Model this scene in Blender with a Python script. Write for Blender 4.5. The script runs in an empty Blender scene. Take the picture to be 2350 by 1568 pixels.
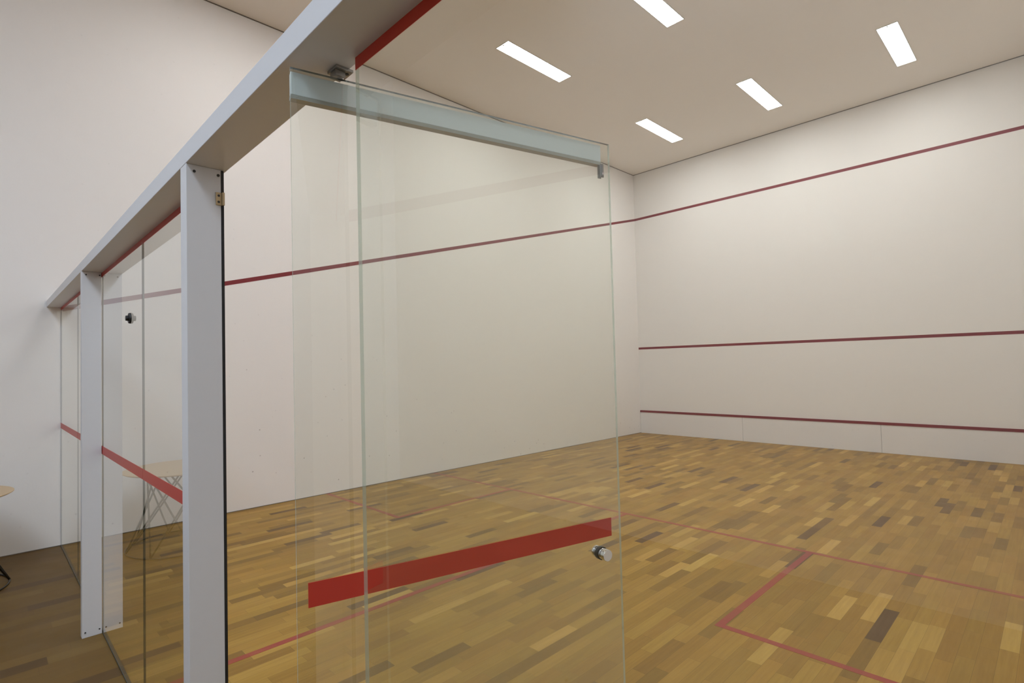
import bpy, bmesh, math
from mathutils import Vector, Matrix

scene = bpy.context.scene
COL = scene.collection

# ------------------------------------------------------------------ dimensions (metres)
W = 6.40            # court width (left wall X=0, right wall X=W)
FY = 9.7807         # front wall
YG = 0.024          # centre plane of the glass back wall
H = 5.582           # ceiling
BZ0, BZ1 = 2.150, 2.208   # header beam
BY0, BY1 = -0.080, 0.032
GT = 0.008          # glass thickness
GAL_Y = -3.6        # gallery back wall
GAL_X = 8.6         # gallery right wall


# ------------------------------------------------------------------ helpers
def tag(o, label=None, cat=None, group=None, kind=None):
    if label: o['label'] = label
    if cat: o['category'] = cat; o['kind'] = 'thing'
    if group: o['group'] = group
    if kind: o['kind'] = kind
    return o


def link(name, bm, mats, parent=None, smooth=False, bevel=0.0):
    me = bpy.data.meshes.new(name)
    bmesh.ops.recalc_face_normals(bm, faces=bm.faces)
    bm.to_mesh(me); bm.free()
    if not isinstance(mats, (list, tuple)): mats = [mats]
    for m in mats: me.materials.append(m)
    if smooth:
        for p in me.polygons: p.use_smooth = True
    o = bpy.data.objects.new(name, me)
    COL.objects.link(o)
    if parent is not None: o.parent = parent
    if bevel:
        b = o.modifiers.new('bevel', 'BEVEL'); b.width = bevel; b.segments = 2; b.limit_method = 'ANGLE'
    return o


def empty(name, loc=(0, 0, 0), rz=0.0):
    o = bpy.data.objects.new(name, None)
    o.location = loc; o.rotation_euler = (0, 0, rz); o.empty_display_size = .05
    COL.objects.link(o)
    return o


def box(bm, x0, x1, y0, y1, z0, z1, mi=0):
    v = [bm.verts.new(p) for p in ((x0, y0, z0), (x1, y0, z0), (x1, y1, z0), (x0, y1, z0),
                                   (x0, y0, z1), (x1, y0, z1), (x1, y1, z1), (x0, y1, z1))]
    fs = []
    for q in ((0, 3, 2, 1), (4, 5, 6, 7), (0, 1, 5, 4), (1, 2, 6, 5), (2, 3, 7, 6), (3, 0, 4, 7)):
        f = bm.faces.new([v[i] for i in q]); f.material_index = mi; fs.append(f)
    return fs


def cyl(bm, a, b, r, r2=None, seg=24, caps=True):
    a = Vector(a); b = Vector(b); d = b - a
    q = d.to_track_quat('Z', 'Y').to_matrix().to_4x4()
    m = Matrix.Translation((a + b) / 2) @ q
    bmesh.ops.create_cone(bm, cap_ends=caps, segments=seg, radius1=r, radius2=r if r2 is None else r2,
                          depth=d.length, matrix=m)


def torus(bm, c, R, r, seg=64, rs=8):
    ring = []
    for i in range(seg):
        a = 2 * math.pi * i / seg
        ring.append([bm.verts.new((c[0] + (R + r * math.cos(2 * math.pi * j / rs)) * math.cos(a),
                                   c[1] + (R + r * math.cos(2 * math.pi * j / rs)) * math.sin(a),
                                   c[2] + r * math.sin(2 * math.pi * j / rs))) for j in range(rs)])
    for i in range(seg):
        for j in range(rs):
            bm.faces.new((ring[i][j], ring[(i + 1) % seg][j], ring[(i + 1) % seg][(j + 1) % rs], ring[i][(j + 1) % rs]))


def lathe(bm, prof, c, seg=72):
    rings = []
    for r, z in prof:
        rings.append([bm.verts.new((c[0] + r * math.cos(2 * math.pi * i / seg), c[1] + r * math.sin(2 * math.pi * i / seg), c[2] + z))
                      for i in range(seg)])
    for a, b in zip(rings, rings[1:]):
        for i in range(seg):
            bm.faces.new((a[i], a[(i + 1) % seg], b[(i + 1) % seg], b[i]))
    bm.faces.new(rings[0]); bm.faces.new(rings[-1])


# ------------------------------------------------------------------ node helpers
class NT:
    def __init__(self, name):
        self.m = bpy.data.materials.new(name); self.m.use_nodes = True
        self.t = self.m.node_tree; self.t.nodes.clear()
        self.out = self.t.nodes.new('ShaderNodeOutputMaterial')

    def n(self, typ, ins=None, **props):
        nd = self.t.nodes.new(typ)
        for k, v in props.items(): setattr(nd, k, v)
        if ins:
            for k, v in ins.items(): self.set(nd.inputs[k], v)
        return nd

    def set(self, sock, v):
        if isinstance(v, bpy.types.NodeSocket): self.t.links.new(v, sock)
        elif isinstance(v, bpy.types.Node): self.t.links.new(v.outputs[0], sock)
        else: sock.default_value = v

    def math(self, op, a, b=0.0, c=None, clamp=False):
        nd = self.n('ShaderNodeMath', {0: a, 1: b}, operation=op, use_clamp=clamp)
        if c is not None: self.set(nd.inputs[2], c)
        return nd.outputs[0]

    def mix(self, f, a, b, blend='MIX'):
        nd = self.n('ShaderNodeMix', {0: f, 6: a, 7: b}, data_type='RGBA', blend_type=blend)
        return nd.outputs[2]

    def ramp(self, f, stops, interp='LINEAR'):
        nd = self.n('ShaderNodeValToRGB', {0: f}); cr = nd.color_ramp; cr.interpolation = interp
        while len(cr.elements) < len(stops): cr.elements.new(.5)
        for e, (p, c) in zip(cr.elements, stops): e.position = p; e.color = (*c, 1)
        return nd.outputs[0]

    def noise(self, vec, scale, detail=3, rough=.5):
        return self.n('ShaderNodeTexNoise', {'Vector': vec, 'Scale': scale, 'Detail': detail, 'Roughness': rough}).outputs[0]

    def pos(self):
        return self.n('ShaderNodeNewGeometry').outputs['Position']

    def surf(self, s):
        self.t.links.new(s.outputs[0] if isinstance(s, bpy.types.Node) else s, self.out.inputs[0])
        return self.m


def rgb(c): return (c[0], c[1], c[2], 1.0)


def plain(name, col, rough=.5, metal=0.0, spec=.5):
    k = NT(name)
    vec = k.pos()
    nz = k.noise(vec, 40, 2)
    c = k.mix(k.math('MULTIPLY', nz, .12), rgb(col), rgb([x * .8 for x in col]))
    b = k.n('ShaderNodeBsdfPrincipled', {'Base Color': c, 'Roughness': rough, 'Metallic': metal, 'Specular IOR Level': spec})
    return k.surf(b)


def wall_mat(name, col, marks=0.0, rough=.62):
    k = NT(name)
    P = k.pos()
    n1 = k.noise(P, .9, 4, .6)
    n2 = k.noise(P, 9, 4, .6)
    c = k.mix(k.math('MULTIPLY', n1, .12), rgb(col), rgb([col[0] * .88, col[1] * .86, col[2] * .84]))
    c = k.mix(k.math('MULTIPLY', n2, .08), c, rgb([x * .8 for x in col]))
    if marks:
        # sparse dark ball marks, denser low on the wall
        vo = k.n('ShaderNodeTexVoronoi', {'Vector': P, 'Scale': 10.0, 'Randomness': 1.0}, feature='F1')
        dist = vo.outputs['Distance']
        rnd = k.n('ShaderNodeSeparateColor', {0: vo.outputs['Color']}).outputs[0]
        sz = k.math('MULTIPLY', rnd, .09)
        dot = k.math('SUBTRACT', 1.0, k.math('DIVIDE', dist, k.math('ADD', sz, .02)), clamp=True)
        keep = k.math('GREATER_THAN', rnd, .66)
        z = k.n('ShaderNodeSeparateXYZ', {0: P}).outputs[2]
        zf = k.n('ShaderNodeMapRange', {0: z, 1: .2, 2: 2.3, 3: 1.0, 4: 0.12}).outputs[0]
        f = k.math('MULTIPLY', k.math('MULTIPLY', dot, keep), k.math('MULTIPLY', zf, marks), clamp=True)
        yy = k.n('ShaderNodeSeparateXYZ', {0: P}).outputs[1]
        f = k.math('MULTIPLY', f, k.math('ADD', .12, k.math('MULTIPLY', .7, k.math('GREATER_THAN', yy, YG))))   # balls only hit inside the court
        c = k.mix(f, c, (.16, .13, .12, 1))
        # long faint scuffs
        mp = k.n('ShaderNodeMapping', {0: P, 'Scale': (1.5, 1.5, 9)})
        sc = k.math('GREATER_THAN', k.noise(mp, 3.2, 6, .7), .70)
        c = k.mix(k.math('MULTIPLY', sc, .10 * marks), c, (.4, .36, .33, 1))
    bmp = k.n('ShaderNodeBump', {'Strength': .04, 'Distance': .01, 'Height': k.noise(P, 60, 3)})
    b = k.n('ShaderNodeBsdfPrincipled', {'Base Color': c, 'Roughness': rough, 'Specular IOR Level': .35, 'Normal': bmp})
    return k.surf(b)


def plank_color(k, P):
    """short staves running along Y; each stave its own tone"""
    s = k.n('ShaderNodeSeparateXYZ', {0: P}).outputs
    x, y = s[0], s[1]
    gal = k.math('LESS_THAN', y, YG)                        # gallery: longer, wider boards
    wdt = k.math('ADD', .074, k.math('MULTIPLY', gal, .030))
    row = k.math('FLOOR', k.math('DIVIDE', x, wdt))
    r1 = k.n('ShaderNodeTexWhiteNoise', {'W': k.math('ADD', row, .37)}, noise_dimensions='1D').outputs['Value']
    ln = k.math('ADD', k.math('ADD', .34, k.math('MULTIPLY', r1, .16)), k.math('MULTIPLY', gal, .75))
    yy = k.math('DIVIDE', k.math('ADD', y, k.math('MULTIPLY', r1, 7.31)), ln)
    colm = k.math('FLOOR', yy)
    cv = k.n('ShaderNodeCombineXYZ', {0: row, 1: colm, 2: 0.5})
    wn = k.n('ShaderNodeTexWhiteNoise', {'Vector': cv}, noise_dimensions='3D')
    rnd = wn.outputs['Value']
    base = k.ramp(rnd, [(0.0, (.130, .076, .030)), (.04, (.235, .142, .028)), (.22, (.330, .198, .034)), (.60, (.375, .228, .040)),
                        (.90, (.425, .266, .050)), (1.0, (.560, .375, .095))])
    hue = k.n('ShaderNodeSeparateColor', {0: wn.outputs['Color']}).outputs[1]
    base = k.mix(k.math('MULTIPLY', hue, .38), base, k.mix(1.0, base, (1.0, .82, .78, 1), 'MULTIPLY'))
    # grain, stretched along the stave and shifted per stave
    mp = k.n('ShaderNodeMapping', {0: P, 'Scale': (60, 3.0, 1)})
    sh = k.n('ShaderNodeVectorMath', {0: mp.outputs[0], 1: wn.outputs['Color']}, operation='ADD')
    g = k.noise(sh.outputs[0], 1.0, 5, .65)
    gf = k.n('ShaderNodeMapRange', {0: g, 1: .3, 2: .75, 3: 0.0, 4: .55}).outputs[0]
    base = k.mix(gf, base, k.mix(1.0, base, (.62, .56, .50, 1), 'MULTIPLY'))
    # seams
    fx = k.math('FRACT', k.math('DIVIDE', x, wdt)); fy = k.math('FRACT', yy)
    ex = k.math('LESS_THAN', k.math('MULTIPLY', k.math('MINIMUM', fx, k.math('SUBTRACT', 1.0, fx)), wdt), .0007)
    ey = k.math('LESS_THAN', k.math('MULTIPLY', k.math('MINIMUM', fy, k.math('SUBTRACT', 1.0, fy)), ln), .0008)
    e = k.math('MULTIPLY', k.math('MAXIMUM', ex, ey), .45)
    base = k.mix(e, base, (.05, .03, .015, 1))
    big = k.noise(P, .7, 3)
    base = k.mix(k.math('MULTIPLY', big, .20), base, (.16, .095, .030, 1))
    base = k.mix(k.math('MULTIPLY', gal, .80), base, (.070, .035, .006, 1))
    return base, rnd


def wood_mat():
    k = NT('stave_parquet')
    P = k.pos()
    c, rnd = plank_color(k, P)
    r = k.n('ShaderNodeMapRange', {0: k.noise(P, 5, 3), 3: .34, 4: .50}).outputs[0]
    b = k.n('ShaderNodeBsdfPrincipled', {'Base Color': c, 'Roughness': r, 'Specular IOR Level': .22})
    return k.surf(b)


def worn_line_mat():
    k = NT('worn_red_floor_paint')
    P = k.pos()
    c, rnd = plank_color(k, P)
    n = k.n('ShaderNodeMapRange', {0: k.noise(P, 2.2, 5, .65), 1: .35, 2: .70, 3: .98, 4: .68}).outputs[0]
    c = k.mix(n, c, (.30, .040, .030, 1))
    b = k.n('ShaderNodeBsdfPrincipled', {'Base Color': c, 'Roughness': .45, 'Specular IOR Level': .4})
    return k.surf(b)


def glass_mat(name, tint, haze=0.0):
    """clear pane: Fresnel mirror on the outer faces, tinted see-through; both faces' reflections are summed on entry"""
    k = NT(name)
    g = k.n('ShaderNodeNewGeometry')
    f = k.n('ShaderNodeFresnel', {'IOR': 1.52}).outputs[0]
    f2 = k.math('DIVIDE', k.math('MULTIPLY', f, 2.0), k.math('ADD', f, 1.0))
    front = k.math('SUBTRACT', 1.0, g.outputs['Backfacing'])
    fac = k.math('MULTIPLY', f2, front)
    tr_in = k.n('ShaderNodeBsdfTransparent', {'Color': rgb(tint)})
    tr_out = k.n('ShaderNodeBsdfTransparent', {'Color': (1, 1, 1, 1)})
    tr = k.n('ShaderNodeMixShader', {0: front, 1: tr_out, 2: tr_in})
    if haze:
        df = k.n('ShaderNodeBsdfDiffuse', {'Color': (.75, .80, .76, 1)})
        tr = k.n('ShaderNodeMixShader', {0: k.math('MULTIPLY', front, haze), 1: tr, 2: df})
    gl = k.n('ShaderNodeBsdfGlossy', {'Color': (.97, .98, .97, 1), 'Roughness': 0.0})
    return k.surf(k.n('ShaderNodeMixShader', {0: fac, 1: tr, 2: gl}))


def edge_mat():
    k = NT('pale_glass_edge')
    b = k.n('ShaderNodeBsdfPrincipled', {'Base Color': (.62, .68, .60, 1), 'Roughness': .2})
    t = k.n('ShaderNodeBsdfTransparent', {'Color': (.80, .86, .78, 1)})
    return k.surf(k.n('ShaderNodeMixShader', {0: .45, 1: t, 2: b}))


def emis(name, col, strength):
    k = NT(name)
    return k.surf(k.n('ShaderNodeEmission', {'Color': rgb(col), 'Strength': strength}))


M = dict(
    court=wall_mat('court_plaster', (.83, .82, .812), marks=1.0),
    front=wall_mat('front_wall_plaster', (.80, .793, .78), marks=.35),
    gallery=wall_mat('gallery_plaster', (.55, .53, .51)),
    ceil=wall_mat('ceiling_paint', (.80, .755, .695), rough=.8),
    tin=wall_mat('tin_board_paint', (.78, .775, .78), marks=.3),
    wood=wood_mat(), line=worn_line_mat(),
    red=plain('red_wall_paint', (.195, .014, .022), .5),
    tape=plain('red_vinyl_tape', (.50, .034, .016), .38),
    white=plain('white_powder_coat', (.64, .64, .655), .38),
    glass=glass_mat('clear_panel_glass', (.955, .975, .945)),
    doorglass=glass_mat('tempered_door_glass', (.945, .972, .93), haze=.02),
    edge=plain('green_glass_edge', (.05, .06, .042), .2, spec=.8),
    edge_l=edge_mat(),
    seal=plain('black_rubber_seal', (.008, .008, .009), .6),
    gap=plain('painted_shadow_gap', (.17, .15, .125), .9),
    silicone=plain('grey_silicone', (.045, .042, .03), .4),
    alu=plain('satin_aluminium', (.76, .83, .88), .36, metal=.40),
    alu_d=plain('dull_aluminium_lip', (.42, .43, .41), .45, metal=.6),
    chrome=plain('chrome', (.82, .83, .86), .12, metal=1.0),
    brass=plain('aged_brass', (.46, .36, .22), .35, metal=.7),
    steel=plain('dull_steel', (.30, .29, .27), .4, metal=.8),
    dark=plain('dark_screw', (.03, .03, .03), .5),
    lamp_frame=plain('white_lamp_trim', (.62, .60, .57), .5),
    diffuser=emis('lit_diffuser', (1.0, .98, .965), 25.0),
    top_wood=plain('pale_table_veneer', (.52, .37, .20), .35),
    wire=plain('dark_wire', (.035, .032, .028), .4, metal=.4),
    black=plain('black_rubber', (.006, .006, .006), .5),
    win_frame=plain('white_window_frame', (.7, .7, .7), .4),
)

# ------------------------------------------------------------------ room shell
bm = bmesh.new(); box(bm, -.2, GAL_X + .2, GAL_Y - .2, FY + .2, -.2, 0)
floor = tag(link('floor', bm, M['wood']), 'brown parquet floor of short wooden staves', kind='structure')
sx0, sx1, sy0, sy1 = 3.5, 8.0, -3.2, -1.7
bm = bmesh.new()
box(bm, -.2, GAL_X + .2, sy1, FY + .2, H, H + .2); box(bm, -.2, GAL_X + .2, GAL_Y - .2, sy0, H, H + .2)
box(bm, -.2, sx0, sy0, sy1, H, H + .2); box(bm, sx1, GAL_X + .2, sy0, sy1, H, H + .2)
ceiling = tag(link('ceiling', bm, M['ceil']), 'flat beige ceiling with fluorescent panels', kind='structure')
bm = bmesh.new(); box(bm, -.2, 0, GAL_Y - .2, FY + .2, 0, H)
wall_left = tag(link('wall_left', bm, M['court']), 'long white side wall with sloping red line', kind='structure')
bm = bmesh.new(); box(bm, 0, W + .2, FY, FY + .2, 0, H)
wall_front = tag(link('wall_front', bm, M['front']), 'white front wall of the court with three red lines', kind='structure')
bm = bmesh.new(); box(bm, W, W + .2, BY0, FY, 0, H)
wall_right = tag(link('wall_right', bm, M['court']), kind='structure')
bm = bmesh.new(); box(bm, GAL_X, GAL_X + .2, GAL_Y, BY0, 0, H)
tag(link('wall_gallery_right', bm, M['gallery']), kind='structure')
bm = bmesh.new(); box(bm, W + .2, GAL_X, BY0, BY0 + .2, 0, H)
tag(link('wall_gallery_front', bm, M['gallery']), kind='structure')
bm = bmesh.new(); box(bm, 0, GAL_X, GAL_Y - .2, GAL_Y, 0, H)
tag(link('wall_back', bm, M['gallery']), kind='structure')
# skylight over the gallery
win = tag(empty('window_1', (0, 0, 0)), kind='structure')
bm = bmesh.new()
for (a, b, c, d) in ((sx0, sx1, sy0, sy0 + .05), (sx0, sx1, sy1 - .05, sy1), (sx0, sx0 + .05, sy0 + .05, sy1 - .05),
                     (sx1 - .05, sx1, sy0 + .05, sy1 - .05), (5.73, 5.77, sy0 + .05, sy1 - .05)):
    box(bm, a, b, c, d, H + .05, H + .10)
link('window_frame', bm, M['win_frame'], win)
bm = bmesh.new(); box(bm, sx0 + .03, sx1 - .03, sy0 + .03, sy1 - .03, H + .072, H + .078)
link('window_pane', bm, M['glass'], win)

# thin dark strips: shadow lines at ceiling and floor joints, put in as colour
def strip(name, x0, x1, y0, y1, z0, z1, mat, parent=None, **kw):
    b = bmesh.new(); box(b, x0, x1, y0, y1, z0, z1)
    o = link(name, b, mat, parent)
    return tag(o, **kw) if kw else o

strip('painted_shadow_1', 0, .006, GAL_Y, FY, H - .011, H, M['gap'], kind='structure')
strip('painted_shadow_2', .006, W, FY - .006, FY, H - .011, H, M['gap'], kind='structure')
strip('painted_shadow_3', 0, .003, GAL_Y, FY, 0, .007, M['gap'], kind='structure')

# ------------------------------------------------------------------ court lines (paint on floor and walls: parts of those)
FL = .0006
hl = .022
SY, BXY, BX, HX = 4.2174, 2.5869, 4.8532, 3.1873
def court_line(x0, x1, y0, y1, label):
    strip('court_line', x0, x1, y0, y1, -.002, FL, M['line'], floor, label=label)
court_line(0, W, SY - hl, SY + hl, 'worn red line running across the whole floor')
court_line(HX - hl, HX + hl, YG + .012, SY - hl, 'worn red centre line on the floor from the glass wall')
court_line(BX - hl, BX + hl, BXY - hl, SY - hl, 'worn red side line of the right service box')
court_line(BX + hl, W, BXY - hl, BXY + hl, 'worn red back line of the right service box')
court_line(1.5468 - hl, 1.5468 + hl, BXY - hl, SY - hl, 'worn red side line of the left service box')
court_line(0, 1.5468 - hl, BXY - hl, BXY + hl, 'worn red back line of the left service box')

OZ = 4.5978; SZ = 1.805
strip('wall_line', 0, W, FY - .002, FY + .001, OZ - .024, OZ + .024, M['red'], wall_front, label='top red line on the front wall')
strip('wall_line', 0, W, FY - .002, FY + .001, SZ - .023, SZ + .023, M['red'], wall_front, label='middle red line on the front wall')
for nm, par, xa, xb in (('wall_line', wall_left, -.001, .002), ('wall_line', wall_right, W - .002, W + .001)):
    b = bmesh.new(); z0 = 2.1406; y0 = YG + .008
    v = [b.verts.new(p) for p in ((xa, y0, z0 - .024), (xb, y0, z0 - .024), (xb, FY - .002, OZ - .024), (xa, FY - .002, OZ - .024),
                                  (xa, y0, z0 + .024), (xb, y0, z0 + .024), (xb, FY - .002, OZ + .024), (xa, FY - .002, OZ + .024))]
    for q in ((0, 3, 2, 1), (4, 5, 6, 7), (0, 1, 5, 4), (1, 2, 6, 5), (2, 3, 7, 6), (3, 0, 4, 7)): b.faces.new([v[i] for i in q])
    tag(link(nm, b, M['red'], par), 'red line sloping down the side wall')

# the tin: three boards along the foot of the front wall
tin_labels = ('white board at the foot of the front wall, nearest the left corner',
              'white board at the foot of the front wall, ending at the visible seam',
              'white board at the foot of the front wall, right of the visible seam')
cuts = [0.004, 2.142, 4.276, 6.396]
for i in range(3):
    t = tag(empty('tin_board', ((cuts[i] + cuts[i + 1]) / 2, FY, 0)), tin_labels[i], 'wall board', 'boards along the foot of the front wall')
    c = (cuts[i] + cuts[i + 1]) / 2; hw = (cuts[i + 1] - cuts[i]) / 2 - .0025
    b = bmesh.new(); box(b, -hw, hw, -.020, 0, .002, .440); link('board', b, M['tin'], t)
    b = bmesh.new(); box(b, -hw - .0025, hw + .0025, -.026, 0, .4402, .4822); link('red_rail', b, M['red'], t)
    t.children[0]['label'] = 'white painted board'

# ------------------------------------------------------------------ header beam, posts
bm = bmesh.new(); box(bm, 0.001, W - .001, BY0, BY1, BZ0, BZ1)
beam = link('header_beam', bm, M['white'], bevel=.0015)
tag(beam, 'long white metal beam running along the top of the glass wall', 'beam')
b = bmesh.new()
box(b, 5.250, 5.290, .002, .040, BZ0 - .006, BZ0)
box(b, 5.258, 5.282, .004, .026, BZ0 - .018, BZ0 - .006)
pb = link('pivot_bracket', b, M['steel'], beam, bevel=.001); pb['label'] = 'small grey steel pivot bracket'
b = bmesh.new(); cyl(b, (5.277, .032, BZ0 - .0072), (5.277, .032, BZ0 - .0055), .004); link('screw', b, M['dark'], pb)

def make_post(x1, width, label, seal):
    t = tag(empty('support_post', (x1, YG, 0)), label, 'post', 'white posts holding the glass wall')
    b = bmesh.new(); box(b, -width, 0, BY0 - YG + .0005, -.008, .0, BZ0 - .0004)
    link('column', b, M['white'], t, bevel=.0012)
    if seal:
        b = bmesh.new(); box(b, -.005, .001, -.0075, -.0005, .0, BZ0 - .002)
        sl = link('edge_seal', b, M['seal'], t); sl['label'] = 'thin black rubber seal'
    for (yy, zz) in ((-.082, 2.130), (-.016, 2.132), (-.088, .030), (-.020, .030)):
        b = bmesh.new(); cyl(b, (-.001, yy, zz), (.0015, yy, zz), .0042, seg=16); link('screw', b, M['dark'], t)
    return t

p1 = make_post(4.525, .062, 'white metal post beside the door opening, the nearer one', True)
p2 = make_post(2.290, .052, 'white metal post farther along the glass wall, toward the left wall', False)
# strike plate on the near post
b = bmesh.new(); box(b, .0, .004, -.024, -.006, 2.040, 2.079); box(b, .0, .012, -.008, -.001, 2.040, 2.079)
sp = link('strike_plate', b, M['brass'], p1, bevel=.0008); sp['label'] = 'small brass strike plate with two holes'
for z in (2.050, 2.069):
    b = bmesh.new(); cyl(b, (.003, -.016, z), (.0046, -.016, z), .0035, seg=16); link('screw_hole', b, M['dark'], sp)

# ------------------------------------------------------------------ fixed glass panels
def pane(name, x0, x1, y0, y1, z0, z1, parent, face_mat, edge_left, edge_right, edge_top):
    """thick pane whose big faces look along Y (local)"""
    b = bmesh.new(); fs = box(b, x0, x1, y0, y1, z0, z1)
    # order: bottom, top, -Y, +X, +Y, -X
    for f, mi in zip(fs, (3, 3, 0, 2, 0, 1)): f.material_index = mi
    o = link(name, b, [face_mat, edge_left, edge_right, edge_top], parent)
    return o

panels = [
    (0.004, 1.150, 'glass panel against the left wall, behind the farther post'),
    (1.154, 2.276, 'glass panel ending at the left side of the farther post'),
    (2.280, 3.394, 'glass panel right of the farther post with a black knob on it'),
    (3.398, 4.512, 'glass panel ending at the nearer post, left of the door opening'),
    (5.333, 6.392, 'fixed glass panel right of the door opening, reaching out of the picture'),
]
MS0, MS1 = 1.056, 1.104
for x0, x1, lab in panels:
    t = tag(empty('glass_partition', ((x0 + x1) / 2, YG, 0)), lab, 'glass panel', 'fixed panels of the glass back wall')
    hw = (x1 - x0) / 2
    fixed = x0 > 5
    el = M['edge_l'] if fixed else M['edge']
    g = pane('pane', -hw, hw, -GT / 2, GT / 2, .004, BZ0 - .0005, t, M['glass'], el, M['edge'], M['edge'])
    b = bmesh.new(); box(b, -hw + .001, hw - .001, -GT / 2 - .0010, -GT / 2 - .0002, 2.124, BZ0 - .001)
    o = link('top_stripe', b, M['tape'], t); o['label'] = 'red tape stripe along the top of the glass'
    if not fixed:
        b = bmesh.new(); box(b, -hw + .001, hw - .001, -GT / 2 - .0010, -GT / 2 - .0002, MS0, MS1)
        o = link('middle_stripe', b, M['tape'], t); o['label'] = 'red tape stripe at waist height'
        b = bmesh.new(); box(b, -hw, hw, -GT / 2 - .002, GT / 2 + .006, 0, .007)
        o = link('floor_seal', b, M['silicone'], t); o['label'] = 'dark silicone seal along the floor'
    if abs(x0 - 2.280) < .01:
        kx = 3.135 - (x0 + x1) / 2
        b = bmesh.new()
        cyl(b, (kx, -GT / 2, 1.806), (kx, -GT / 2 - .009, 1.806), .027, .025, seg=32)
        cyl(b, (kx, -GT / 2 - .009, 1.806), (kx, -GT / 2 - .021, 1.806), .0135, .0125, seg=32)
        o = link('knob', b, M['black'], t, bevel=.001); o['label'] = 'small round black knob'

# ------------------------------------------------------------------ open glass door (hinged beside the fixed panel, swung into the court)
ANG = math.radians(13.297)
# local frame: +X along the leaf from its outer edge, +Y = face away from the camera
door = empty('glass_swing_panel', (5.258, -.080, 0), math.pi / 2 - ANG)
tag(door, 'frameless glass door standing open into the court with red stripe and knob', 'door')
DW = .820
o = pane('pane', 0, DW, -.0035, .0035, .010, 2.125, door, M['doorglass'], M['edge_l'], M['edge_l'], M['edge'])
b = bmesh.new(); box(b, .002, .797, .0055, .020, 2.076, 2.121)
rail = link('top_rail', b, M['alu'], door, bevel=.001); rail['label'] = 'blue-grey aluminium rail along the top of the door'
b = bmesh.new(); box(b, .002, .797, .0055, .023, 2.068, 2.0757); link('rail_lip', b, M['alu_d'], rail)
b = bmesh.new(); box(b, .020, .785, -.0062, -.0053, 1.082, 1.129)
o = link('stripe', b, M['tape'], door); o['label'] = 'red tape stripe across the door'
b = bmesh.new()
box(b, .785, .796, -.0065, -.0036, 2.030, 2.0665); box(b, .785, .796, .0036, .0070, 2.030, 2.0665)
box(b, .787, .794, -.0085, -.0065, 2.033, 2.062)
o = link('latch', b, M['steel'], door, bevel=.001); o['label'] = 'small grey metal latch'
b = bmesh.new(); box(b, .788, .793, -.0100, -.0085, 2.036, 2.042); link('latch_button', b, M['chrome'], o)
kn = None
for s, nm, ln in ((-1, 'door_knob', .027), (1, 'door_knob', .020)):
    b = bmesh.new()
    kx, kz = .752, 1.042
    cyl(b, (kx, s * .005, kz), (kx, s * .009, kz), .0145, .0135, seg=40)
    cyl(b, (kx, s * .009, kz), (kx, s * .013, kz), .0095, .0095, seg=40)
    cyl(b, (kx, s * .013, kz), (kx, s * ln, kz), .0145, .0145, seg=40)
    kn = link(nm, b, M['chrome'], door, bevel=.0008); kn['label'] = 'round chrome knob'
b = bmesh.new(); cyl(b, (.752, -.006, 1.042), (.752, .006, 1.042), .0165, seg=40); link('knob_washer', b, M['seal'], kn)
# pivot patch at the floor and head, near the fixed panel
b = bmesh.new(); box(b, .07, .12, -.012, .012, .0, .0095); link('floor_pivot', b, M['steel'], door)
b = bmesh.new(); cyl(b, (.098, 0, 2.125), (.098, 0, BZ0 - .022), .006); link('head_pivot', b, M['steel'], door)

# ------------------------------------------------------------------ ceiling lights
LX = (1.552, 3.238, 4.954); LY = (1.58, 4.888, 8.165)
where = {
    (0, 1): 'long lit ceiling panel above the open glass door, leftmost of those in view',
    (1, 1): 'lit ceiling panel cut off by the top edge of the picture',
    (0, 2): 'lit ceiling panel near the far left corner, lowest in the picture',
    (1, 2): 'lit ceiling panel in the middle of the far row, between two others',
    (2, 2): 'lit ceiling panel at the right end of the far row',
}
HL, HWD = .625, .105
for j, y in enumerate(LY):
    for i, x in enumerate(LX):
        if (i, j) == (2, 0): continue
        t = empty('ceiling_light', (x, y, H))
        tag(t, where.get((i, j), 'lit fluorescent ceiling panel above the court, outside the picture'), 'ceiling light', 'fluorescent panels in the court ceiling')
        b = bmesh.new()
        for (a, c_, d, e) in ((-HWD - .008, -HWD, -HL - .008, HL + .008), (HWD, HWD + .008, -HL - .008, HL + .008),
                              (-HWD, HWD, -HL - .008, -HL), (-HWD, HWD, HL, HL + .008)):
            box(b, a, c_, d, e, -.006, .002)
        link('frame', b, M['lamp_frame'], t)
        b = bmesh.new(); box(b, -HWD + .0005, HWD - .0005, -HL + .0005, HL - .0005, -.003, .001)
        link('diffuser', b, M['diffuser'], t)
        b = bmesh.new(); box(b, -.016, .016, -HL + .004, -HL + .018, -.007, -.0032)
        box(b, -.006, .006, -HL + .014, -HL + .040, -.007, -.0032); link('clip', b, M['lamp_frame'], t)

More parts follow.
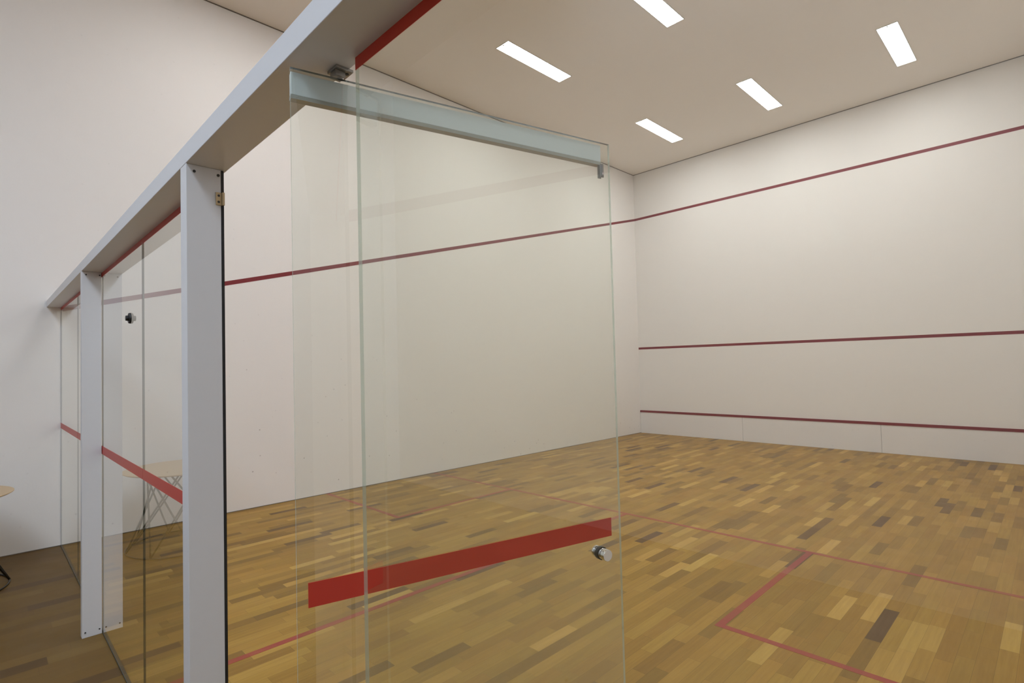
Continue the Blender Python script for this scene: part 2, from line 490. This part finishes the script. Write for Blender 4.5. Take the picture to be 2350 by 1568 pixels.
# ------------------------------------------------------------------ round table with a wire base, in the gallery at the far left
TX, TY = .75, -.765
tab = tag(empty('wire_base_table', (TX, TY, 0)), 'round pale wooden side table on crossed dark wire legs beside the left wall', 'table')
b = bmesh.new(); lathe(b, [(.400, .667), (.432, .669), (.445, .677), (.445, .681), (.440, .683), (.0001, .700)][0:5], (0, 0, 0))
link('table_top', b, M['top_wood'], tab, smooth=False)
b = bmesh.new()
RT, RB = .27, .42
torus(b, (0, 0, .006), RB, .006)
base = link('wire_base', b, M['wire'], tab, smooth=True)
b = bmesh.new(); torus(b, (0, 0, .661), RT, .005); link('upper_ring', b, M['wire'], base, smooth=True)
NR = 8
for s in (-1, 1):
    for i in range(NR):
        a = 2 * math.pi * i / NR; a2 = a + s * math.radians(75)
        b = bmesh.new()
        cyl(b, (RB * math.cos(a), RB * math.sin(a), .006), (RT * math.cos(a2), RT * math.sin(a2), .661), .0075, seg=8)
        link('rod', b, M['wire'], base, smooth=True)

# ------------------------------------------------------------------ light
def area(name, loc, rot, sx, sy, power, col):
    L = bpy.data.lights.new(name, 'AREA'); L.shape = 'RECTANGLE'; L.size = sx; L.size_y = sy; L.energy = power; L.color = col
    o = bpy.data.objects.new(name, L); o.location = loc; o.rotation_euler = rot; COL.objects.link(o)
    return o
# daylight entering by the gallery skylight
area('skylight_daylight', ((sx0 + sx1) / 2, (sy0 + sy1) / 2, H + .19), (0, 0, 0), sx1 - sx0 - .02, sy1 - sy0 - .02, 230, (.72, .82, 1.0))

w = bpy.data.worlds.new('world'); scene.world = w; w.use_nodes = True
bg = w.node_tree.nodes['Background']; bg.inputs[0].default_value = (.75, .85, 1, 1); bg.inputs[1].default_value = 1.0

# ------------------------------------------------------------------ camera
F = 1239.3
cd = bpy.data.cameras.new('camera'); cam = bpy.data.objects.new('camera', cd); COL.objects.link(cam)
cd.sensor_fit = 'HORIZONTAL'; cd.sensor_width = 36.0; cd.lens = F / 2350 * 36.0
cd.shift_x = 42.084 / 2350; cd.shift_y = 15.02 / 2350
cd.clip_start = .01
a, b_, c = 0.8094, 0.0305, -0.0241
f = Vector((-math.sin(a) * math.cos(b_), math.cos(a) * math.cos(b_), math.sin(b_)))
r = Vector((math.cos(a), math.sin(a), 0)); u = r.cross(f)
r2 = math.cos(c) * r + math.sin(c) * u; u2 = -math.sin(c) * r + math.cos(c) * u
m = Matrix((r2, u2, -f)).transposed().to_4x4()
m.translation = Vector((6.2725, -.5165, 1.5365))
cam.matrix_world = m
scene.camera = cam

scene.view_settings.view_transform = 'Standard'
scene.view_settings.look = 'None'
scene.view_settings.gamma = 1.0
scene.view_settings.exposure = 0.40
scene.cycles.transparent_max_bounces = 16
scene.cycles.max_bounces = 14
scene.cycles.diffuse_bounces = 10
